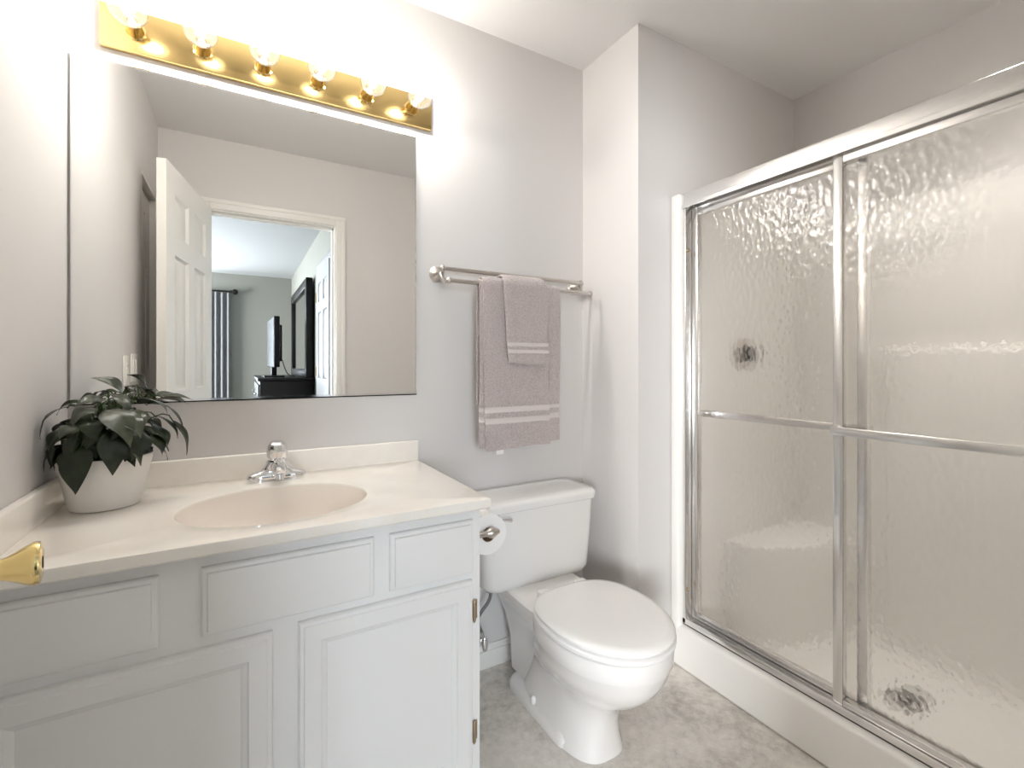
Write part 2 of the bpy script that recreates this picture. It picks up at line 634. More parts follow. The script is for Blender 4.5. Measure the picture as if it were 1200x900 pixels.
obj('knob_slot', b, M['slot'], kn)  # small dark slot at the centre of the knob's end face
knob_on(door, kp - nrm * 0.036, -nrm)

# doorway casing and jamb
b = bmesh.new()
def casing(b, y, sg):
    w = 0.057
    for (x0, x1) in ((DX0 - w + .006, DX0 + .006), (DX1 - .006, DX1 + w - .006)):
        box(b, x0, x1, y, y + sg * 0.014, 0, DZ + w - .006, 0.004)
        box(b, x0 + (0 if x0 < 0 else w * .62), x1 - (w * .62 if x0 < 0 else 0), y, y + sg * 0.019, 0, DZ + w - .006, 0.004)
    box(b, DX0 + .006, DX1 - .006, y, y + sg * 0.014, DZ - .006, DZ + w - .006, 0.004)
    box(b, DX0 - w + .0055, DX1 + w - .0055, y, y + sg * 0.0197, DZ + w * .62 - .006, DZ + w - .0052, 0.004)
casing(b, YF, 1); casing(b, YO, -1)
struct('trim_1', b, M['trim'], 'white moulded casing around the doorway')
b = bmesh.new()
box(b, DX0, DX0 + 0.012, YF, YO, 0, DZ); box(b, DX1 - 0.012, DX1, YF, YO, 0, DZ); box(b, DX0 + .012, DX1 - .012, YF, YO, DZ - 0.012, DZ)
box(b, DX1 - 0.022, DX1 - .012, YF - .045, YF - .075, 0, DZ - .012); box(b, DX0 + .012, DX1 - .012, YF - .045, YF - .075, DZ - .022, DZ - .012)
struct('trim_2', b, M['trim'], 'white door jamb inside the doorway')

# closet door in the left wall (seen in the mirror behind the open door)
b = bmesh.new()
six_panel(b, CY0 - CY1 - 0.03, 2.0, 0.032, panels_for(CY0 - CY1 - 0.03), local((XL - 0.06, CY1 + 0.015, 0.012), (0, 1, 0)))
struct('door_2', b, M['trim'], 'white panelled closet door in the left wall')
b = bmesh.new()
box(b, XL - 0.1, XL, CY0 - .015, CY0, 0, CZ); box(b, XL - 0.1, XL, CY1, CY1 + .015, 0, CZ); box(b, XL - 0.1, XL, CY0 - .015, CY1 + .015, CZ - .015, CZ)
struct('trim_3', b, M['trim'], 'white jamb of the closet door')
b = bmesh.new(); box(b, XL - 0.5, XL - 0.1, CY0 + .05, CY1 - .05, 0, H)
struct('wall_closet', b, M['wall'], 'closet interior behind its door')

# bedroom closet door on the right bedroom wall
b = bmesh.new()
six_panel(b, 0.72, 2.03, 0.034, panels_for(0.72), local((BX - 0.03, -3.22, 0.012), (0, 1, 0)))
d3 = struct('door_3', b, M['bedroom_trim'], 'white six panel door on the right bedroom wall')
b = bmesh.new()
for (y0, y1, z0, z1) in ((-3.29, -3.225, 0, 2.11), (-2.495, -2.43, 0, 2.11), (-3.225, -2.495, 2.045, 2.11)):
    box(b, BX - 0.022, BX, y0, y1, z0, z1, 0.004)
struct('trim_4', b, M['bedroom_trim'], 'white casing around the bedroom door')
for hz in (0.3, 1.1, 1.8):
    b = bmesh.new(); box(b, BX - 0.036, BX - 0.030, -3.228, -3.20, hz - .045, hz + .045)
    obj('hinge', b, M['brass'], d3)

# baseboards
def baseboard(name, segs, label):
    b = bmesh.new()
    for (x0, x1, y0, y1, nx, ny) in segs:
        t1, t2 = 0.013, 0.008
        if nx == 0:
            box(b, x0, x1, y0, y0 + ny * t1, 0, 0.066, 0.002)
            box(b, x0, x1, y0, y0 + ny * t2, 0.06, 0.088, 0.003)
        else:
            box(b, x0, x0 + nx * t1, y0, y1, 0, 0.066, 0.002)
            box(b, x0, x0 + nx * t2, y0, y1, 0.06, 0.088, 0.003)
    return struct(name, b, M['trim'], label)
baseboard('baseboard_back', [(0.536, XC, 0, 0, 0, -1)], 'white baseboard behind the toilet')
baseboard('baseboard_end', [(XC, XC, -0.013, YE - .013, -1, 0), (XC - .013, 1.452, YE, YE, 0, -1)], 'white baseboard around the boxed out wall')
baseboard('baseboard_front', [(DX1 + .052, 1.452, YF, YF, 0, 1)], 'white baseboard on the door wall')
baseboard('baseboard_left', [(XL, XL, -0.54, CY0, 1, 0)], 'white baseboard on the left wall')

# ------------------------------------------------------------------ vanity cabinet
VX0, VX1, VY, VZ = XL + 0.003, 0.531, -0.535, 0.7994
van = thing('vanity_cabinet', 'white painted vanity cabinet under the cream countertop', 'cabinet', (0.07, -0.27, 0))
b = bmesh.new()
box(b, VX1 - 0.016, VX1, -0.003, VY + .001, 0, VZ, 0.001)
box(b, VX0, VX0 + 0.016, -0.003, VY + .001, 0, VZ)
box(b, VX0, VX1, -0.003, -0.012, 0.1, VZ)
box(b, VX0, VX1, -0.003, VY, 0.1, 0.116)
box(b, VX0, VX1, VY + 0.07, VY + 0.082, 0, 0.1)
obj('carcass', b, M['cabinet'], van)
b = bmesh.new()
FY = VY + 0.018
def fr(x0, x1, z0, z1): box(b, x0, x1, VY, FY, z0, z1)
fr(VX0, VX1, 0.755, VZ); fr(VX0, VX1, 0.1, 0.15); fr(VX0, VX1, 0.605, 0.660)
fr(VX0, VX0 + .04, .15, .605); fr(VX1 - .04, VX1, .15, .605); fr(0.045, 0.12, .15, .605)
fr(VX0, VX0 + .04, .66, .755); fr(VX1 - .04, VX1, .66, .755)
fr(-0.145, -0.05, .66, .755); fr(0.25, 0.31, .66, .755)
obj('face_frame', b, M['cabinet'], van)


def slab_front(b, x0, x1, z0, z1, y=VY):
    """overlay front with a stepped, eased edge"""
    rr = []
    for ins, yy in ((0, y), (0, y - .009), (.003, y - .012), (.009, y - .0135), (.011, y - .0175), (.013, y - .018)):
        rr.append([Vector((x0 + ins, yy, z0 + ins)), Vector((x1 - ins, yy, z0 + ins)), Vector((x1 - ins, yy, z1 - ins)), Vector((x0 + ins, yy, z1 - ins))])
    loft(b, rr)


def panel_door(b, x0, x1, z0, z1, y=VY, st=0.053):
    rr = []
    for ins, yy in ((0, y), (0, y - .010), (.003, y - .0145), (.009, y - .016), (.011, y - .0185), (st - .010, y - .0185), (st - .007, y - .015), (st, y - .0125), (st + .004, y - .009), (st + .022, y - .0095)):
        rr.append([Vector((x0 + ins, yy, z0 + ins)), Vector((x1 - ins, yy, z0 + ins)), Vector((x1 - ins, yy, z1 - ins)), Vector((x0 + ins, yy, z1 - ins))])
    loft(b, rr)


def vhinge(parent, x, z):
    b = bmesh.new()
    lathe(b, (x, VY - 0.010, z - .030), (0, 0, 1), [(0, .001), (.004, .0035), (.008, .0045), (.052, .0045), (.056, .0035), (.060, .001)], 12)
    box(b, x - .001, x + .012, VY - .003, VY - .0005, z - .024, z + .024, 0.001)
    h = obj('hinge', b, M['hinge'], parent)
    h['label'] = 'small antique brass hinge'


for nm, x0, x1 in (('left', -0.3775, -0.130), ('mid', -0.064, 0.262), ('right', 0.298, 0.508)):
    b = bmesh.new(); slab_front(b, x0, x1, 0.640, 0.772)
    obj('drawer_front', b, M['cabinet'], van, 25)
b = bmesh.new(); panel_door(b, 0.106, 0.506, 0.128, 0.621)
dr = obj('cabinet_door', b, M['cabinet'], van, 25)
vhinge(dr, 0.511, 0.541); vhinge(dr, 0.511, 0.235)
b = bmesh.new(); panel_door(b, -0.3775, 0.058, 0.128, 0.617)
dl = obj('cabinet_door', b, M['cabinet'], van, 25)

# ------------------------------------------------------------------ countertop with integral basin
CTX0, CTX1, CTY0, CTY1, CTZ = XL + 0.001, 0.547, -0.001, -0.568, 0.826
SCX, SCY, SA, SB = 0.082, -0.330, 0.208, 0.172
ct = thing('vanity_countertop', 'cream cultured marble countertop with oval sink on the white cabinet', 'countertop', (0.08, -0.28, 0.8))
per = []
K = 28
for i in range(K): per.append((CTX1 - (CTX1 - CTX0) * i / K, CTY0, 0, 1))
for i in range(K): per.append((CTX0, CTY0 + (CTY1 - CTY0) * i / K, -1, 0))
for i in range(K): per.append((CTX0 + (CTX1 - CTX0) * i / K, CTY1, 0, -1))
for i in range(K): per.append((CTX1, CTY1 + (CTY0 - CTY1) * i / K, 1, 0))
def ell(px, py, k, z):
    a = math.atan2((py - SCY) / SB, (px - SCX) / SA)
    return Vector((SCX + SA * k * math.cos(a), SCY + SB * k * math.sin(a), z))
def inset(px, py, d, z):
    return Vector((min(max(px, CTX0 + d), CTX1 - d), min(max(py, CTY1 + d), CTY0 - d), z))
b = bmesh.new()
loft(b, [[ell(p[0], p[1], 1.0, CTZ - .006) for p in per], [ell(p[0], p[1], 1.008, CTZ - .002) for p in per], [ell(p[0], p[1], 1.03, CTZ) for p in per],
         [inset(p[0], p[1], .0060, CTZ) for p in per], [inset(p[0], p[1], .0018, CTZ - .0016) for p in per], [inset(p[0], p[1], 0, CTZ - .006) for p in per],
         [inset(p[0], p[1], 0, CTZ - .022) for p in per], [inset(p[0], p[1], .004, CTZ - .026) for p in per]], cap0=False, cap1=False)
obj('slab', b, M['counter'], ct, 28)
b = bmesh.new()
prof = [(1.0, .006), (.985, .016), (.95, .035), (.88, .062), (.76, .090), (.6, .110), (.4, .122), (.2, .128), (.1, .130)]
loft(b, [[ell(p[0], p[1], k, CTZ - d) for p in per] for k, d in prof], cap0=False, cap1=True)
obj('basin', b, M['basin'], ct, 60)['label'] = 'beige oval sink basin'
b = bmesh.new(); lathe(b, (SCX, SCY, CTZ - .1302), (0, 0, 1), [(0, .024), (.003, .023), (.004, .018), (.002, .012), (.002, .0)], 24, cap1=False)
obj('drain', b, M['chrome'], ct)
b = bmesh.new()
box(b, CTX0 + .019, CTX1 - .002, -0.0012, -0.020, CTZ - .003, 0.896, 0.005, 3)
obj('backsplash', b, M['counter'], ct)
b = bmesh.new()
box(b, CTX0 + .0002, CTX0 + .019, -0.0012, CTY1 + .004, CTZ - .003, 0.896, 0.005, 3)
obj('side_splash', b, M['counter'], ct)

# ------------------------------------------------------------------ faucet
FX, FYY = 0.094, -0.080
fa = thing('sink_faucet', 'chrome centre set faucet behind the oval sink', 'faucet', (FX, FYY, CTZ))
b = bmesh.new()
def oval(hx, hy, z, n=40, cy=FYY, p=2.4):
    out = []
    for i in range(n):
        a = 2 * PI * i / n
        c, s_ = math.cos(a), math.sin(a)
        out.append(Vector((FX + hx * math.copysign(abs(c) ** (2 / p), c), cy + hy * math.copysign(abs(s_) ** (2 / p), s_), z)))
    return out
loft(b, [oval(.0775, .027, CTZ + .0006, p=4), oval(.0785, .028, CTZ + .014, p=4), oval(.0765, .026, CTZ + .0205, p=3.6), oval(.064, .0225, CTZ + .0255, p=3), oval(.046, .023, CTZ + .030), oval(.036, .0255, CTZ + .038), oval(.030, .0265, CTZ + .050), oval(.028, .026, CTZ + .055)])
obj('base', b, M['chrome'], fa, 50)
b = bmesh.new()
pts = bez((FX, FYY - .008, CTZ + .034), (FX, FYY - .05, CTZ + .046), (FX, FYY - .085, CTZ + .048), (FX, FYY - .112, CTZ + .036), 10)
tube(b, pts, [.021, .0205, .020, .0195, .019, .0185, .018, .0175, .017, .016, .0145], 20)
sp = obj('spout', b, M['chrome'], fa, 50)
b = bmesh.new(); lathe(b, (FX, FYY - .107, CTZ + .035), (0, -.25, -1), [(0, .011), (.014, .011), (.014, .009), (.012, 0)], 20, cap1=False)
obj('aerator', b, M['chrome'], sp)
b = bmesh.new(); lathe(b, (FX, FYY, CTZ + .052), (0, -.14, 1), [(0, .0255), (.006, .0275), (.010, .0255), (.014, .0262), (.018, .0285), (.034, .0285), (.046, .0265), (.055, .0225), (.061, .015), (.0632, 0)], 16, cap1=False)
kb = obj('handle', b, M['chrome'], fa, 20)
kb['label'] = 'faceted chrome knob handle'
b = bmesh.new(); lathe(b, (FX, FYY + .034, CTZ + .0006), (0, 0, 1), [(0, .004), (.045, .004), (.047, .007), (.055, .007), (.057, .003)], 12)
obj('lift_rod', b, M['chrome'], fa)

# ------------------------------------------------------------------ wall mirror
mi = thing('vanity_mirror', 'large frameless mirror on the wall above the sink', 'mirror', (0.081, 0, 1.057))
b = bmesh.new()
MX0, MX1, MZ0, MZ1 = -0.3775, 0.540, 1.060, 1.967
y0 = -0.0035
def mring(ins, y): return [Vector((MX0 + ins, y, MZ0 + ins)), Vector((MX1 - ins, y, MZ0 + ins)), Vector((MX1 - ins, y, MZ1 - ins)), Vector((MX0 + ins, y, MZ1 - ins))]
loft(b, [mring(0, y0 - .004), mring(.001, y0 - .005), mring(.004, y0 - .0062)], cap0=False, cap1=True)
obj('glass', b, M['mirror'], mi, 1)
b = bmesh.new(); loft(b, [mring(0.001, -0.0006), mring(0.0002, y0 - .0039)], cap0=True, cap1=True)
obj('backing', b, M['mirror_edge'], mi)
b = bmesh.new()
box(b, MX0, MX1, -0.0006, -0.0115, MZ0 - .0042, MZ0 - .0005); box(b, MX0, MX1, -0.0098, -0.0115, MZ0 - .0045, MZ0 + .006)
obj('bottom_channel', b, M['chrome'], mi)

# ------------------------------------------------------------------ vanity light bar with six globes
LX0, LX1, LZ0, LZ1 = -0.318, 0.593, 1.999, 2.112
lb = thing('vanity_light', 'polished brass light bar mounted above the mirror', 'light fixture', (0.137, 0, LZ0))
b = bmesh.new()
box(b, LX0, LX1, -0.001, -0.020, LZ0, LZ1, 0.0025, 2)
obj('backplate', b, M['brass'], lb)
LZ = (LZ0 + LZ1) / 2
BULBX = [0.137 + (i - 2.5) * 0.1524 for i in range(6)]
for x in BULBX:
    b = bmesh.new(); lathe(b, (x, -0.0195, LZ), (0, -1, 0), [(0, .024), (.002, .0245), (.004, .021), (.008, .0195), (.046, .0185), (.048, .0165), (.046, .013), (.032, .012)], 28)
    obj('socket', b, M['brass'], lb)
names = ['leftmost', 'second from the left', 'third from the left', 'third from the right', 'second from the right', 'rightmost']
bu = None
for i, x in enumerate(BULBX):
    lab = 'lit clear glass globe bulb, %s on the brass light bar' % names[i]
    if bu is None:
        bu = thing('globe_bulb', lab, 'light bulb', (x, -0.055, LZ), 'globe bulbs on the brass light bar')
        b = bmesh.new()
        rr = 0.041
        cy = 0.058
        pf = [(-.0008, .0112), (.006, .0118), (.014, .0165)]
        for k in range(1, 22):
            a = PI * (k / 22.0)
            t = cy - rr * math.cos(a)
            if t > .0205:
                pf.append((t, rr * math.sin(a)))
        pf.append((cy + rr, 0.0))
        lathe(b, (x, -0.055, LZ), (0, -1, 0), pf, 36, cap0=True, cap1=False)
        obj('globe', b, M['bulb_glass'], bu, 60)
        b = bmesh.new()
        s = bmesh.new(); bmesh.ops.create_icosphere(s, subdivisions=2, radius=0.0125)
        merge(b, s, Matrix.Translation((x, -0.055 - cy + .004, LZ)) @ Matrix.Diagonal((1, 1, 1, 1)))
        obj('filament', b, M['glow'], bu)['label'] = 'glowing filament'
        b = bmesh.new(); lathe(b, (x, -0.0550, LZ), (0, -1, 0), [(0, .0095), (.008, .008), (.020, .004), (.041, .003), (.043, .0)], 14, cap1=False)
        obj('stem', b, M['pot'], bu)
    else:
        c = copy_tree(bu, None, (x - BULBX[0], 0, 0))
        c['label'] = lab

# ------------------------------------------------------------------ towel bar and towels
tb = thing('towel_bar', 'brushed nickel double towel bar holding the towels', 'towel bar', (0.92, 0, 1.45))
TBZ0, TBZ1 = 1.502, 1.450
for x in (0.618, 1.232):
    b = bmesh.new()
    lathe(b, (x, -0.0008, TBZ0 - .012), (0, -1, 0), [(0, .028), (.004, .029), (.007, .027), (.010, .021), (.017, .017), (.020, .018), (.024, .015), (.034, .009), (.050, .0085)], 30)
    s = bmesh.new(); bmesh.ops.create_uvsphere(s, u_segments=18, v_segments=12, radius=.0125); merge(b, s, Matrix.Translation((x, -0.060, TBZ0)))
    tube(b, bez((x, -0.045, TBZ0 - .012), (x, -0.055, TBZ0 - .04), (x, -0.085, TBZ1 - .005), (x, -0.118, TBZ1), 12), .0078, 12)
    s = bmesh.new(); bmesh.ops.create_uvsphere(s, u_segments=18, v_segments=12, radius=.0115); merge(b, s, Matrix.Translation((x, -0.120, TBZ1)))
    obj('bracket', b, M['nickel'], tb)
for y, z in ((-0.060, TBZ0), (-0.120, TBZ1)):
    b = bmesh.new()
    lathe(b, (0.610, y, z), (1, 0, 0), [(0, .004), (.003, .009), (.010, .0098), (.014, .0082), (.018, .0075), (.612, .0075), (.616, .0082), (.620, .0098), (.627, .009), (.630, .004)], 20)
    obj('rail', b, M['nickel'], tb)


def drape(b, x0, x1, yc, zc, r, zf, zb, thick, seed, nx=26, wav=.004, lean=0.0, bands=()):
    """towel hung over a round bar: cross-section back hem, over the bar, front hem; extruded in x"""
    rnd = random.Random(seed)
    ph = [rnd.uniform(0, 6.28) for _ in range(4)]
    prof = []
    nb = 16
    for i in range(nb): prof.append((r, zb + (zc - zb) * i / nb, 0))
    for i in range(13):
        a = PI * i / 12
        prof.append((r * math.cos(a), zc + r * math.sin(a), 0))
    nf = 90
    for i in range(1, nf + 1): prof.append((-r, zc + (zf - zc) * i / nf, i / nf))
    outer, inner = [], []
    for k in range(nx + 1):
        u = k / nx
        ro, ri = [], []
        for (dy, z, s) in prof:
            amp = wav * s
            w = amp * (math.sin(5.5 * u + ph[0] + 1.2 * s) + .5 * math.sin(12 * u + ph[1]) + .35 * math.sin(3.1 * s + 8 * u + ph[2]))
            x = x0 + (x1 - x0) * u + lean * s + .0025 * math.sin(9 * s + ph[3]) * s
            d = Vector((0, dy, 0)) if s > 0 or z <= zc and dy > 0 else Vector((0, dy, z - zc))
            d = d.normalized()
            t2 = thick
            if s > 0:
                for (za, zb_) in bands:
                    if za < z < zb_:
                        t2 = thick - .0035
            edge = min(1.0, min(u, 1 - u) * nx / 1.5)
            t2 = t2 * (0.55 + 0.45 * edge)
            zz = z + (.004 * math.sin(4 * u + ph[1]) * s if s > .9 else 0)
            p = Vector((x, yc + dy + (w if s > 0 else 0), zz))
            ri.append(p)
            ro.append(p + d * t2)
        outer.append(ro); inner.append(ri)
    rings = [o_ + list(reversed(i_)) for o_, i_ in zip(outer, inner)]
    loft(b, rings)
    b.faces.ensure_lookup_table()
    for f in b.faces:
        c = f.calc_center_median()
        if c.y < yc and any(za - .001 < c.z < zb_ + .001 for za, zb_ in bands):
            f.material_index = 1


def band_strips(b, x0, x1, yc, r, thick, zs, lean=0):
    pass


bt = thing('bath_towel', 'large mauve grey bath towel folded over the front rail', 'towel', (0.9, -0.12, 0.86))
b = bmesh.new(); drape(b, 0.728, 1.073, -0.120, TBZ1, .0085, 0.868, 1.02, .008, 3, wav=.002, bands=((.960, .977), (.998, 1.012)))
obj('back_fold', b, M['towel'], bt, 60).data.materials.append(M['towel_band'])
b = bmesh.new(); drape(b, 0.738, 1.012, -0.120, TBZ1, .0172, 0.860, 1.00, .009, 5, wav=.0025, lean=.006, bands=((.955, .972), (.993, 1.007)))
obj('front_fold', b, M['towel'], bt, 60).data.materials.append(M['towel_band'])
b = bmesh.new(); box(b, 0.790, 0.818, -0.1405, -0.1417, 0.842, 0.866)
obj('care_tag', b, M['paper'], bt)
ht = thing('hand_towel', 'small mauve grey hand towel laid over the bath towel', 'towel', (0.92, -0.12, 1.17))
b = bmesh.new(); drape(b, 0.812, 0.992, -0.120, TBZ1, .0325, 1.166, 1.26, .008, 9, wav=.0014, lean=.018, bands=((1.205, 1.217), (1.231, 1.241)))
obj('cloth', b, M['towel'], ht, 60).data.materials.append(M['towel_band'])

# ------------------------------------------------------------------ toilet
TX = 0.945
tl = thing('toilet', 'white two piece toilet with closed lid beside the vanity', 'toilet', (TX, -0.40, 0))
def egg(cx, cy, hw, af, ab, z, n=56, pf=2.0, pb=2.5):
    out = []
    for i in range(n):
        a = 2 * PI * i / n
        c, s_ = math.cos(a), math.sin(a)
        if s_ >= 0:   # towards the wall
            out.append(Vector((cx + hw * math.copysign(abs(c) ** (2 / pb), c), cy + ab * abs(s_) ** (2 / pb), z)))
        else:
            out.append(Vector((cx + hw * math.copysign(abs(c) ** (2 / pf), c), cy - af * abs(s_) ** (2 / pf), z)))
    return out
b = bmesh.new()
EC = -0.52
# bowl: rim, belly, tapering into the front pedestal
loft(b, [egg(TX, -.36, .104, .205, .22, 0.0, pf=2.9, pb=4), egg(TX, -.36, .104, .203, .22, 0.012, pf=2.9, pb=4),
         egg(TX, -.37, .094, .188, .19, 0.05, pf=2.7, pb=4), egg(TX, -.38, .090, .182, .18, 0.10, pf=2.5, pb=3.5),
         egg(TX, -.40, .091, .182, .18, 0.15, pf=2.3, pb=3.2), egg(TX, -.43, .104, .196, .19, 0.19, pf=2.2, pb=3),
         egg(TX, -.46, .130, .216, .20, 0.225, pf=2.1, pb=2.8), egg(TX, -.485, .155, .226, .21, 0.262, pf=2.05, pb=2.6),
         egg(TX, -.505, .172, .230, .21, 0.300, pf=2, pb=2.5), egg(TX, EC, .180, .226, .21, 0.332, pf=2, pb=2.5),
         egg(TX, EC, .1835, .228, .21, 0.337, pf=2, pb=2.5), egg(TX, EC, .1845, .229, .21, 0.368, pf=2, pb=2.5),
         egg(TX, EC, .182, .226, .21, 0.382, pf=2, pb=2.5), egg(TX, EC, .172, .216, .20, 0.388, pf=2, pb=2.5)])
# rear deck under the tank and the trapway housing below it
loft(b, [rrect(TX, -.23, .070, .150, .03, .04), rrect(TX, -.23, .072, .160, .03, .16), rrect(TX, -.225, .085, .180, .04, .24),
         rrect(TX, -.21, .112, .185, .05, .30), rrect(TX, -.205, .135, .185, .06, .335), rrect(TX, -.205, .142, .187, .06, .355), rrect(TX, -.205, .142, .187, .06, .374), rrect(TX, -.205, .134, .179, .055, .381)])
# foot flange
loft(b, [rrect(TX, -.30, .108, .185, .05, 0.0), rrect(TX, -.30, .108, .185, .05, 0.022), rrect(TX, -.30, .100, .178, .048, 0.034), rrect(TX, -.30, .085, .165, .045, 0.045)])
obj('bowl', b, M['porcelain'], tl, 40)
for sx in (-1, 1):
    b = bmesh.new(); lathe(b, (TX + sx * .092, -.292, .036), (sx * .25, 0, 1), [(-.008, .013), (.006, .013), (.013, .011), (.018, .006), (.019, 0)], 18, cap1=False)
    obj('bolt_cap', b, M['seat'], tl)
# tank
b = bmesh.new()
TCY = -0.118
loft(b, [rrect(TX, TCY, .185, .072, .045, .3715), rrect(TX, TCY, .215, .084, .045, .381), rrect(TX, TCY, .224, .089, .042, .40), rrect(TX, TCY, .231, .093, .038, .52), rrect(TX, TCY, .236, .096, .034, .645), rrect(TX, TCY, .236, .096, .034, .652)])
tk = obj('tank', b, M['porcelain'], tl, 45)
b = bmesh.new(); lathe(b, (TX - .190, TCY - .094, .640), (0, -1, 0), [(0, .012), (.003, .0125), (.008, .010), (.010, .006), (.018, .006)], 16)
tube(b, [(TX - .190, TCY - .110, .640), (TX - .175, TCY - .112, .638), (TX - .145, TCY - .114, .632)], [.006, .006, .0075], 12)
obj('flush_lever', b, M['chrome'], tk)['label'] = 'chrome flush lever'
b = bmesh.new()
loft(b, [rrect(TX, TCY, .240, .100, .036, .6525), rrect(TX, TCY, .247, .106, .040, .656), rrect(TX, TCY, .249, .108, .040, .674), rrect(TX, TCY, .246, .105, .038, .683), rrect(TX, TCY, .236, .096, .032, .690), rrect(TX, TCY, .20, .07, .03, .6915)])
obj('tank_lid', b, M['porcelain'], tl, 45)
# seat ring, lid, hinges
SE = -0.525
b = bmesh.new()
loft(b, [egg(TX, SE, .178, .222, .185, .3885, pb=2.8), egg(TX, SE, .186, .231, .19, .392, pb=2.8), egg(TX, SE, .187, .232, .19, .400, pb=2.8), egg(TX, SE, .180, .225, .185, .4055, pb=2.8)])
obj('seat', b, M['seat'], tl, 45)
b = bmesh.new()
loft(b, [egg(TX, SE, .172, .218, .185, .4065, pb=2.8), egg(TX, SE, .182, .228, .190, .410, pb=2.8), egg(TX, SE, .184, .230, .192, .417, pb=2.8), egg(TX, SE, .178, .224, .186, .4235, pb=2.8), egg(TX, SE, .160, .205, .17, .4265, pb=2.8), egg(TX, SE, .09, .12, .10, .4275, pb=2.8)])
obj('lid', b, M['seat'], tl, 45)
for sx in (-1, 1):
    b = bmesh.new(); box(b, TX + sx * .075 - .022, TX + sx * .075 + .022, -.312, -.343, .381, .418, .006, 3)
    obj('seat_hinge', b, M['seat'], tl)

# water supply below the tank
ws = thing('supply_valve', 'chrome water shutoff valve and hose on the wall under the tank', 'valve', (0.765, 0, 0.12))
VXs, VZs = 0.768, 0.150
b = bmesh.new()
lathe(b, (VXs, -0.0008, VZs), (0, -1, 0), [(0, .028), (.003, .027), (.008, .012), (.010, .008), (.050, .008), (.052, .012), (.075, .012), (.078, .008)], 20)
lathe(b, (VXs, -0.064, VZs), (0, 0, 1), [(0, .011), (.018, .011), (.020, .009), (.030, .009)], 16)
obj('valve_body', b, M['chrome'], ws)
b = bmesh.new()
lathe(b, (VXs, -0.078, VZs), (0, -1, 0), [(0, .005), (.012, .005)], 12)
s = bmesh.new(); bmesh.ops.create_uvsphere(s, u_segments=20, v_segments=12, radius=1.0); merge(b, s, Matrix.Translation((VXs, -0.094, VZs)) @ Matrix.Diagonal((.013, .008, .028, 1)))
obj('valve_handle', b, M['chrome'], ws)
b = bmesh.new()
tube(b, bez((VXs, -0.064, VZs + .028), (VXs - .05, -.064, VZs + .13), (VXs + .05, -.10, VZs + .12), (VXs + .012, -.10, .365), 16), .0062, 10)
obj('braided_hose', b, M['hose'], ws)
b = bmesh.new(); lathe(b, (VXs + .012, -.10, .340), (0, 0, 1), [(0, .010), (.004, .014), (.030, .014)], 10)
obj('coupling_nut', b, M['dark_metal'], ws)

# ------------------------------------------------------------------ toilet paper
TPX, TPZ = 0.594, 0.705
th = thing('toilet_paper_holder', 'brushed nickel two post paper holder on the vanity side', 'paper holder', (VX1, -0.41, TPZ))
for y in (-0.484, -0.336):
    b = bmesh.new()
    lathe(b, (VX1 + .0003, y, TPZ), (1, 0, 0), [(0, .020), (.003, .021), (.006, .018), (.010, .0115), (.014, .0085), (.045, .0080), (.049, .0095), (.053, .0125), (.060, .0145), (.067, .0138), (.073, .010), (.078, .0085), (.083, .006), (.085, 0)], 24, cap1=False)
    obj('post', b, M['nickel'], th)
b = bmesh.new(); lathe(b, (TPX, -0.478, TPZ), (0, 1, 0), [(0, .007), (.138, .007)], 16)
obj('spindle', b, M['nickel'], th)
tp = thing('toilet_paper_roll', 'white toilet paper roll hanging on the vanity side', 'toilet paper', (TPX, -0.41, TPZ - .055))
b = bmesh.new()
rr = [[], [], [], []]
n = 48
y0, y1, ro, ri = -0.462, -0.358, .0555, .0205
cz = TPZ - .012
for q, (r_, y) in enumerate(((ri, y0), (ro, y0), (ro, y1), (ri, y1))):
    rr[q] = [Vector((TPX + r_ * math.cos(2 * PI * i / n), y, cz + r_ * math.sin(2 * PI * i / n))) for i in range(n)]
loft(b, rr + [rr[0]], cap0=False, cap1=False)
bmesh.ops.remove_doubles(b, verts=b.verts, dist=1e-6)
# loose sheet hanging at the back
obj('paper', b, M['paper'], tp)
b = bmesh.new()
lathe(b, (TPX, y0 - .0005, cz), (0, 1, 0), [(0, ri), (y1 - y0 + .001, ri), (y1 - y0 + .001, ri - .0014), (0, ri - .0014), (0, ri)], 32, cap0=False, cap1=False)
obj('cardboard_core', b, M['card'], tp)

# ------------------------------------------------------------------ shower stall
SX0, SX1 = 1.457, XR - 0.004
IY0, IY1 = -0.375, -1.495               # inner end faces
IX = 2.270
st = thing('shower_stall', 'cream one piece fibreglass shower stall behind the sliding glass doors', 'shower', (1.88, -0.93, 0))
b = bmesh.new()
box(b, SX0, 1.565, YE - .0015, YF + .002, 0.0005, 0.160, 0.014, 4)
box(b, 1.55, IX, IY0 + .004, IY1 - .004, 0.001, 0.052)
obj('pan', b, M['fiberglass'], st)
b = bmesh.new(); box(b, SX0 + .001, SX1, YE - .0015, IY0, 0.13, 1.822, 0.010, 3); box(b, 1.552, SX1 - .002, YE - .002, IY0 + .0004, 0.004, 0.16)
ew = obj('end_wall', b, M['fiberglass'], st)
b = bmesh.new(); box(b, SX0 + .001, SX1, IY1, YF + .002, 0.13, 1.822, 0.010, 3); box(b, 1.552, SX1 - .002, IY1 - .0004, YF + .0025, 0.004, 0.16)
obj('end_wall', b, M['fiberglass'], st)
b = bmesh.new()
box(b, IX, SX1, IY0 + .001, IY1 - .001, 0.04, 1.822)
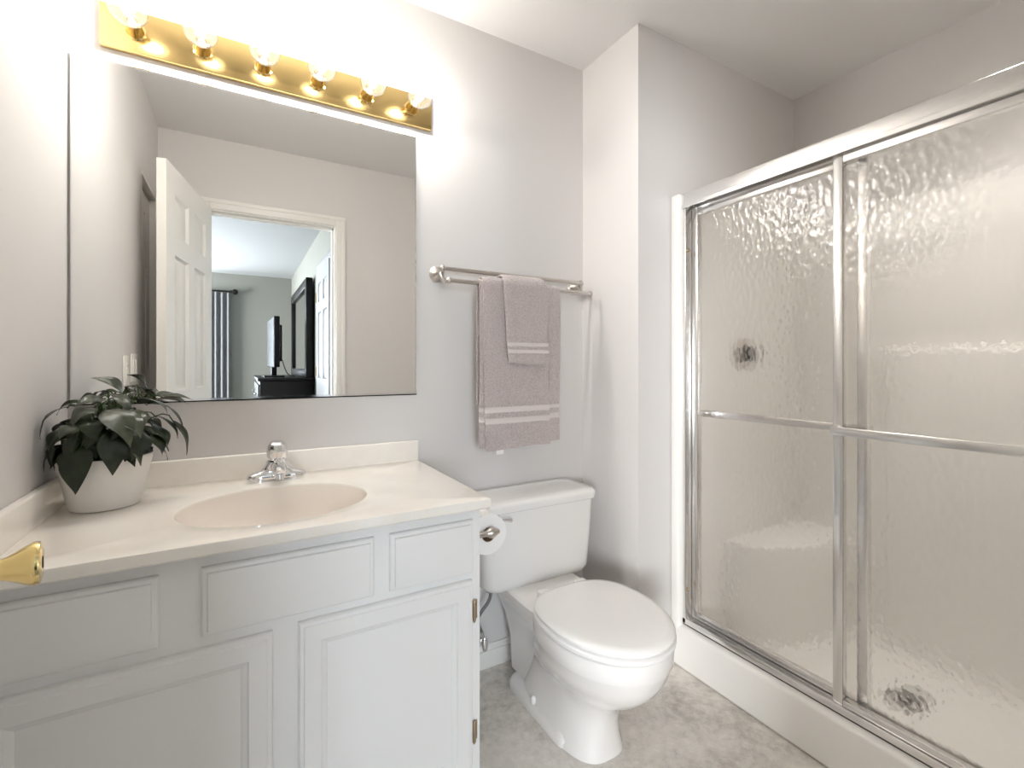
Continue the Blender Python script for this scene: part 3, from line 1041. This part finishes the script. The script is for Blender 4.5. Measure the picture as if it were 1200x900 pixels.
# moulded lower back with a ledge
box(b, IX - .040, IX + .002, -0.735, IY1 - .001, 0.05, 1.225, 0.018, 4)
obj('back_wall', b, M['fiberglass'], st)
b = bmesh.new()
def bench(z, ins):
    pts = [Vector((IX, IY0, z))]
    c = bez((1.745 + ins, IY0, z), (1.745 + ins, -0.56 + ins, z), (2.02, -0.60 + ins, z), (IX, -0.63 + ins, z), 16)
    return pts + c
loft(b, [bench(0.045, -.01), bench(0.10, 0), bench(0.415, 0), bench(0.432, .006), bench(0.438, .018)])
obj('corner_seat', b, M['fiberglass'], st, 40)
b = bmesh.new(); lathe(b, (1.912, -0.921, 0.0522), (0, 0, 1), [(0, .056), (.003, .055), (.005, .048), (.003, .044), (.0025, 0)], 32, cap1=False)
dn_ = obj('drain', b, M['drain_metal'], st)
dn_['label'] = 'round metal drain cover'
b = bmesh.new()
for i in range(-3, 4):
    h = math.sqrt(.040 ** 2 - (i * .012) ** 2)
    box(b, 1.912 + i * .012 - .0025, 1.912 + i * .012 + .0025, -0.921 - h, -0.921 + h, .0546, .0556)
obj('grate', b, M['slot'], dn_)

sv = thing('shower_valve', 'round metal shower valve on the stall end wall behind glass', 'shower valve', (1.86, IY0, 1.207))
b = bmesh.new(); lathe(b, (1.86, IY0 - .0004, 1.207), (0, -1, 0), [(0, .066), (.003, .066), (.007, .058), (.009, .030), (.014, .026), (.016, .0)], 32, cap1=False)
obj('escutcheon', b, M['nickel'], sv)
b = bmesh.new(); lathe(b, (1.86, IY0 - .014, 1.207), (0, -1, 0), [(0, .024), (.004, .034), (.016, .034), (.020, .028), (.022, 0)], 12, cap1=False)
obj('handle', b, M['dark_metal'], sv)

# added fill light, out of view, brightens the shower interior
sl = thing('shower_fill_light', 'added fill light in a white cylinder over the shower, out of view', 'fill light', (1.90, -1.16, H - .16))
b = bmesh.new(); lathe(b, (1.90, -1.16, H - .0006), (0, 0, -1), [(0, .100), (.155, .100), (.160, .097), (.160, .090), (.020, .084), (.016, .0)], 40, cap1=False)
obj('housing', b, M['trim'], sl)
b = bmesh.new(); lathe(b, (1.90, -1.16, H - .018), (0, 0, -1), [(0, .080), (.006, .080), (.009, .060), (.010, .0)], 32, cap1=False)
obj('lens', b, M['lens'], sl)

# enclosure frame
en = thing('shower_door_frame', 'bright aluminium frame of the sliding shower doors', 'shower frame', (1.50, -0.93, 0.16))
AY0, AY1 = IY0 - .0005, IY1 + .0005
b = bmesh.new()
box(b, 1.470, 1.545, AY0, AY1, 1.770, 1.818, 0.006, 3)
box(b, 1.4705, 1.4735, AY0, AY1, 1.762, 1.775); box(b, 1.5405, 1.5445, AY0, AY1, 1.762, 1.775)
obj('header_rail', b, M['aluminium'], en)
b = bmesh.new()
box(b, 1.476, 1.545, AY0, AY1, 0.1603, 0.172, 0.002)
box(b, 1.476, 1.481, AY0, AY1, 0.165, 0.190, 0.001); box(b, 1.505, 1.509, AY0, AY1, 0.165, 0.186, 0.001); box(b, 1.539, 1.545, AY0, AY1, 0.165, 0.196, 0.001)
obj('sill_track', b, M['aluminium'], en)
for ya, yb in ((AY0, AY0 - .016), (AY1 + .016, AY1)):
    b = bmesh.new()
    box(b, 1.476, 1.545, ya, yb, 0.170, 1.771, 0.002)
    j = obj('jamb', b, M['aluminium'], en)
    if ya == AY0:
        for zz in (1.60, 0.30):
            b = bmesh.new(); lathe(b, (1.488, AY0 - .0158, zz), (0, -1, 0), [(0, .007), (.006, .006), (.008, .004)], 12)
            obj('bumper', b, M['hinge'], j)


def sliding_door(label, x, y0, y1, z0, z1, bar_side):
    d = thing('sliding_glass_door', label, 'shower door', (x, (y0 + y1) / 2, z0), 'sliding shower doors')
    t = .012
    w = .026
    for nm, (a, c) in (('stile', (y0, y0 - w)), ('stile', (y1 + w, y1))):
        b = bmesh.new(); box(b, x - t, x + t, a, c, z0, z1, 0.0025)
        obj(nm, b, M['aluminium'], d)
    for nm, (a, c) in (('top_rail', (z1 - .030, z1)), ('bottom_rail', (z0, z0 + .020))):
        b = bmesh.new(); box(b, x - t + .001, x + t - .001, y0 - w, y1 + w, a, c, 0.002)
        obj(nm, b, M['aluminium'], d)
    b = bmesh.new(); box(b, x - .0025, x + .0025, y0 - w + .003, y1 + w - .003, z0 + .017, z1 - .027)
    obj('glass_pane', b, M['rain_glass'], d)['label'] = 'clear rain textured glass'
    b = bmesh.new()
    xb = x + bar_side * .034
    zb = 0.974
    box(b, xb - .005, xb + .005, y0 - .004, y1 + .004, zb - .0125, zb + .0125, 0.003)
    for yy in (y0 - .013, y1 + .013):
        box(b, min(x + bar_side * (t - .001), xb), max(x + bar_side * (t - .001), xb), yy - .009, yy + .009, zb - .010, zb + .010, 0.002)
    obj('grip_bar', b, M['aluminium'], d)
    return d


sliding_door('right sliding shower door of rain glass, nearer with outside grip bar', 1.4935, -0.905, -1.477, 0.190, 1.765, -1)
sliding_door('left sliding shower door of rain glass, behind the right one', 1.5225, -0.392, -0.980, 0.190, 1.765, 1)

# ------------------------------------------------------------------ potted plant
PX, PY = -0.276, -0.166
pl = thing('potted_plant', 'dark green leafy plant in a white pot on the left end of the countertop', 'potted plant', (PX, PY, CTZ))
b = bmesh.new()
lathe(b, (PX, PY, CTZ + .0004), (0, 0, 1), [(0, .058), (.002, .065), (.010, .0685), (.060, .0785), (.115, .0895), (.119, .0905), (.121, .0895), (.119, .0870), (.09, .082)], 48)
obj('pot', b, M['pot'], pl, 50)
b = bmesh.new(); lathe(b, (PX, PY, CTZ + .088), (0, 0, 1), [(0, .080), (.016, .0835), (.019, .04), (.021, 0)], 32, cap1=False)
obj('soil', b, M['soil'], pl)

_f, _c, _s = 552.0, math.cos(R(30)), 0.5
def on_y(u, v, y):
    Rr, U = (u - 600) / _f, (428 - v) / _f
    t = (y + 1.62) / (_c - Rr * _s)
    return Vector(((_s + Rr * _c) * t, y, 1.16 + U * t))

rl = random.Random(11)
def clampp(p):
    p.x = max(p.x, XL + .010)
    p.y = min(p.y, -0.016)
    if p.z < CTZ + .078:
        p.x = max(p.x, XL + .0235)
        p.y = min(p.y, -0.0245)
    p.z = max(p.z, CTZ + .004)
    return p

def leaf(B, T, w, lift=.25, mt='leaf', roll=0.0):
    B, T = Vector(B), Vector(T)
    L = (T - B).length
    ctr = Vector((PX, PY, CTZ + .10))
    mid = (B + T) / 2
    out = mid - ctr
    out.z = 0
    if out.length < .01: out = Vector((.3, -1, 0))
    n0 = (out.normalized() * .75 + Vector((0, 0, .75)))
    ax = (T - B).normalized()
    n0 = (n0 - ax * n0.dot(ax)).normalized()
    n0 = (Matrix.Rotation(roll, 3, ax) @ n0).normalized()
    side = ax.cross(n0).normalized()
    ns, nw = 12, 6
    b = bmesh.new()
    grid = []
    ph = rl.uniform(0, 6.28)
    for i in range(ns + 1):
        s = i / ns
        p = B + (T - B) * s + n0 * (lift * L * 4 * s * (1 - s)) * (1.0) + Vector((0, 0, -.05 * L * s * s))
        hw = w / 2 * (math.sin(PI * min(1, s ** .72)) ** .95) * (1.10 - .38 * s) + .0005
        row = []
        for k in range(-nw // 2, nw // 2 + 1):
            t = k / (nw / 2)
            q = p + side * (hw * t) + n0 * (hw * (.30 * abs(t) - .22 * t * t) + .045 * w * math.sin(7 * s + ph + 2.5 * t) * abs(t))
            rx, ry = q.x - PX, q.y - PY
            rd = math.hypot(rx, ry)
            if q.z < CTZ + .127 and .045 < rd < .0955:        # lies over the rim, not through it
                q.x, q.y = PX + rx / rd * .0955, PY + ry / rd * .0955
            row.append(b.verts.new(clampp(q)))
        grid.append(row)
    for i in range(ns):
        for k in range(nw):
            b.faces.new((grid[i][k], grid[i][k + 1], grid[i + 1][k + 1], grid[i + 1][k]))
    o = obj('leaf', b, M[mt], pl, 70)
    ang = rl.uniform(0, 6.28)
    r0 = rl.uniform(.005, .03)
    S = Vector((PX + r0 * math.cos(ang), PY + r0 * math.sin(ang), CTZ + .104))
    b = bmesh.new()
    d = B - S
    m1 = S + Vector((d.x * .15, d.y * .15, max(d.z * .7, .03)))
    m2 = B - (T - B).normalized() * (.25 * d.length) + Vector((0, 0, .02))
    tube(b, [clampp(p) for p in bez(S, m1, m2, B + (T - B) * .04, 8)], .0015, 6)
    obj('stem', b, M['stem'], o)
    return o

# blade base (u, v, depth), tip (u, v, depth), width in metres, curl, material
LV = [
    ((144, 461, -.17), (105, 441, -.21), .032, .22, 'leaf_pale', 0),
    ((96, 522, -.262), (88, 577, -.275), .064, .10, 'leaf', 0),
    ((131, 505, -.262), (132, 555, -.272), .054, .14, 'leaf', 0),
    ((80, 477, -.20), (47, 513, -.235), .042, .22, 'leaf', .2),
    ((126, 469, -.20), (86, 475, -.25), .036, .15, 'leaf_pale', 0),
    ((124, 480, -.24), (153, 522, -.275), .062, .22, 'leaf_pale', 0),
    ((171, 474, -.15), (214, 499, -.17), .046, .22, 'leaf', 0),
    ((202, 492, -.16), (219, 531, -.17), .028, .14, 'leaf', .3),
    ((178, 498, -.19), (196, 523, -.21), .050, .15, 'leaf', 0),
    ((178, 508, -.215), (190, 532, -.225), .046, .12, 'leaf', 0),
    ((168, 507, -.235), (154, 539, -.25), .046, .15, 'leaf', 0),
    ((76, 502, -.22), (57, 530, -.24), .040, .16, 'leaf', 0),
    ((62, 522, -.22), (61, 546, -.23), .026, .1, 'leaf', 0),
    ((90, 500, -.25), (69, 515, -.275), .036, .25, 'leaf_pale', 0),
    ((79, 528, -.245), (73, 552, -.25), .028, .12, 'leaf', 0),
    ((126, 460, -.16), (109, 464, -.19), .022, .2, 'leaf', 0),
    ((132, 462, -.18), (150, 484, -.21), .038, .2, 'leaf_pale', 0),
    ((178, 470, -.10), (221, 472, -.09), .022, .12, 'leaf_pale', 0),
    ((142, 487, -.24), (165, 512, -.265), .050, .18, 'leaf_pale', 0),
    ((107, 492, -.25), (112, 517, -.275), .044, .2, 'leaf', 0),
    ((156, 480, -.20), (168, 500, -.235), .040, .2, 'leaf_pale', 0),
    ((160, 472, -.16), (196, 482, -.205), .044, .2, 'leaf_pale', 0),
    ((112, 478, -.22), (84, 499, -.26), .044, .24, 'leaf_pale', 0),
    ((100, 470, -.15), (66, 485, -.16), .036, .2, 'leaf_pale', 0),
    ((90, 512, -.25), (80, 538, -.26), .036, .15, 'leaf', 0),
    ((110, 512, -.25), (113, 536, -.255), .036, .12, 'leaf', 0),
    ((152, 512, -.245), (146, 540, -.252), .040, .12, 'leaf', 0),
    ((120, 498, -.25), (100, 527, -.27), .044, .15, 'leaf', 0),
    ((145, 500, -.25), (122, 523, -.27), .036, .18, 'leaf', .3),
    ((182, 488, -.17), (208, 512, -.18), .036, .18, 'leaf', 0),
    ((150, 466, -.14), (172, 463, -.11), .026, .2, 'leaf', 0),
    ((118, 466, -.12), (92, 470, -.09), .030, .2, 'leaf', 0),
    ((165, 490, -.14), (190, 500, -.10), .036, .2, 'leaf', 0),
    ((95, 490, -.14), (70, 508, -.11), .036, .2, 'leaf', 0),
    ((130, 475, -.12), (140, 500, -.06), .036, .2, 'leaf', 0),
    ((160, 505, -.215), (172, 528, -.23), .038, .12, 'leaf', 0),
    ((98, 505, -.24), (93, 528, -.255), .036, .12, 'leaf', 0),
]
# a second, fuller layer of arching leaves all round the crown
for k in range(60):
    a = k * 2.39996 + rl.uniform(-.25, .25)
    tier = (k % 4)
    if tier == 3 and math.sin(a) < .1:
        continue
    r0, r1 = (.030, .075) if tier == 0 else ((.050, .110) if tier == 1 else ((.060, .125) if tier == 2 else (.055, .105)))
    z0 = CTZ + .115 + (.105, .075, .045, .020)[tier] + rl.uniform(-.012, .012)
    z1 = z0 - rl.uniform(.008, .040) - .010 * tier
    r1 *= rl.uniform(.82, 1.06)
    cx, sy = math.cos(a), math.sin(a) * (.85 if math.sin(a) < 0 else .95)
    B0 = Vector((PX + r0 * cx, PY + r0 * sy, z0))
    T0 = Vector((PX + r1 * cx + .012 * math.cos(a + 1.6), PY + r1 * sy, z1))
    LV.append((B0, T0, rl.uniform(.034, .050), rl.uniform(.14, .26), 'leaf' if rl.random() < (.45 if tier < 2 else .8) else 'leaf_pale', rl.uniform(-.35, .35)))
for B, T, w, lift, mt, roll in LV:
    leaf(B if isinstance(B, Vector) else on_y(*B), T if isinstance(T, Vector) else on_y(*T), w, lift, mt, roll)

# ------------------------------------------------------------------ switch and outlet on the left wall (seen in the mirror)
def plate(name, label, cat, y, z, w):
    p = thing(name, label, cat, (XL, y, z - .057))
    b = bmesh.new(); box(b, XL + .0006, XL + .006, y - w / 2, y + w / 2, z - .057, z + .057, 0.002)
    obj('cover_plate', b, M['plastic'], p)
    return p
lsx = plate('light_switch', 'white light switch plate on the left wall, nearer the open door in the mirror', 'light switch', -0.865, 1.150, .118)
for dy in (-.023, .023):
    b = bmesh.new(); box(b, XL + .0055, XL + .009, -.865 + dy - .016, -.865 + dy + .016, 1.150 - .033, 1.150 + .033, .001)
    obj('rocker', b, M['plastic'], lsx)
ox = plate('wall_outlet', 'white wall outlet on the left wall, left of the light switch in the mirror', 'outlet', -0.712, 1.140, .100)
b = bmesh.new(); box(b, XL + .0055, XL + .008, -.712 - .017, -.712 + .017, 1.14 - .034, 1.14 + .034, .001)
rc = obj('receptacle', b, M['plastic'], ox)
for zz in (1.123, 1.157):
    for yy in (-.718, -.706):
        b = bmesh.new(); box(b, XL + .0078, XL + .0083, yy - .001, yy + .001, zz - .005, zz + .005)
        obj('slot', b, M['slot'], rc)

# ------------------------------------------------------------------ bedroom things seen in the mirror
ds = thing('dresser', 'tall black dresser in the bedroom, reflected through the doorway', 'dresser', (0.40, -4.35, 0))
b = bmesh.new(); box(b, 0.165, 0.645, -3.55, -5.15, 0.06, 1.005, 0.004); box(b, 0.19, 0.64, -3.58, -5.12, 0.0, 0.06)
obj('carcass', b, M['black'], ds)
b = bmesh.new(); box(b, 0.145, 0.650, -3.53, -5.17, 1.005, 1.035, 0.006)
obj('top', b, M['black'], ds)
for i in range(2):
    for k in range(4):
        ya = -3.58 - i * .79
        b = bmesh.new(); box(b, 0.150, 0.166, ya, ya - .75, .09 + k * .225, .295 + k * .225, .004)
        dd = obj('drawer_front', b, M['black'], ds)
        b = bmesh.new(); lathe(b, (.150, ya - .375, .19 + k * .225), (-1, 0, 0), [(0, .008), (.014, .008), (.018, .014), (.024, .012), (.026, 0)], 14, cap1=False)
        obj('knob', b, M['chrome'], dd)
dm = thing('dresser_mirror', 'black framed mirror standing on the dresser against the bedroom wall', 'mirror', (0.61, -4.35, 1.036))
b = bmesh.new()
for (ya, yb, za, zb) in ((-3.55, -3.65, 1.036, 2.05), (-5.05, -5.15, 1.036, 2.05), (-3.65, -5.05, 1.036, 1.12), (-3.65, -5.05, 1.95, 2.05)):
    box(b, .575, .640, ya, yb, za, zb, .008)
obj('frame', b, M['black'], dm)
b = bmesh.new(); box(b, .600, .606, -3.645, -5.055, 1.115, 1.955)
obj('glass', b, M['mirror'], dm)

tv = thing('television', 'black flat screen television on the dresser, seen edge on', 'television', (0.30, -4.05, 1.036))
rot = Matrix.Translation((0.31, -4.10, 0)) @ Matrix.Rotation(R(-2), 4, 'Z')
b = bmesh.new(); box(b, -.028, .028, -.38, .38, 1.14, 1.66, .010, 3, rot); box(b, .02, .06, -.28, .28, 1.20, 1.58, .012, 3, rot)
obj('housing', b, M['screen'], tv)
b = bmesh.new(); box(b, -.0295, -.028, -.355, .355, 1.17, 1.63, 0, 2, rot)
obj('screen', b, M['chrome'] if False else M['screen'], tv)
b = bmesh.new(); box(b, -.10, .10, -.16, .16, 1.0355, 1.05, .006, 2, rot); box(b, -.02, .03, -.06, .06, 1.045, 1.15, .004, 2, rot)
obj('stand', b, M['screen'], tv)
cb = bmesh.new(); tube(cb, bez((.36, -3.98, 1.28), (.42, -3.95, 1.18), (.40, -4.0, 1.03), (.52, -4.0, 1.042), 14), .005, 8)
obj('power_cable', cb, M['screen'], tv)

cu = thing('window_curtain', 'grey pleated curtain hanging at the right of the bedroom window', 'curtain', (-0.27, BY + .07, 0.02))
b = bmesh.new()
rows = []
NX = 60
for k in range(14):
    z = 2.16 - k * (2.12 / 13)
    rows.append([Vector((-0.52 + .40 * i / NX, BY + .075 + .028 * math.sin(i / NX * PI * 11) * (1 - .1 * (k % 3 == 0)), z)) for i in range(NX + 1)])
front = rows
back = [[p + Vector((0, .004, 0)) for p in r] for r in rows]
loft(b, [f + list(reversed(g)) for f, g in zip(front, back)])
obj('cloth', b, M['curtain'], cu, 60)
cr = thing('curtain_rod', 'dark curtain rod with ball end on the far bedroom wall', 'curtain rod', (-0.95, BY + .075, 2.17))
b = bmesh.new(); lathe(b, (-1.95, BY + .075, 2.18), (1, 0, 0), [(0, .012), (1.84, .012)], 14)
obj('rod', b, M['dark_metal'], cr)
b = bmesh.new(); lathe(b, (-.112, BY + .075, 2.18), (1, 0, 0), [(0, .014), (.01, .018), (.015, .014), (.03, .034), (.055, .04), (.078, .03), (.088, .010), (.09, 0)], 20, cap1=False)
obj('finial', b, M['dark_metal'], cr)
b = bmesh.new(); tube(b, [(-.16, BY + .0005, 2.17), (-.16, BY + .075, 2.17)], .010, 8)
obj('bracket', b, M['dark_metal'], cr)
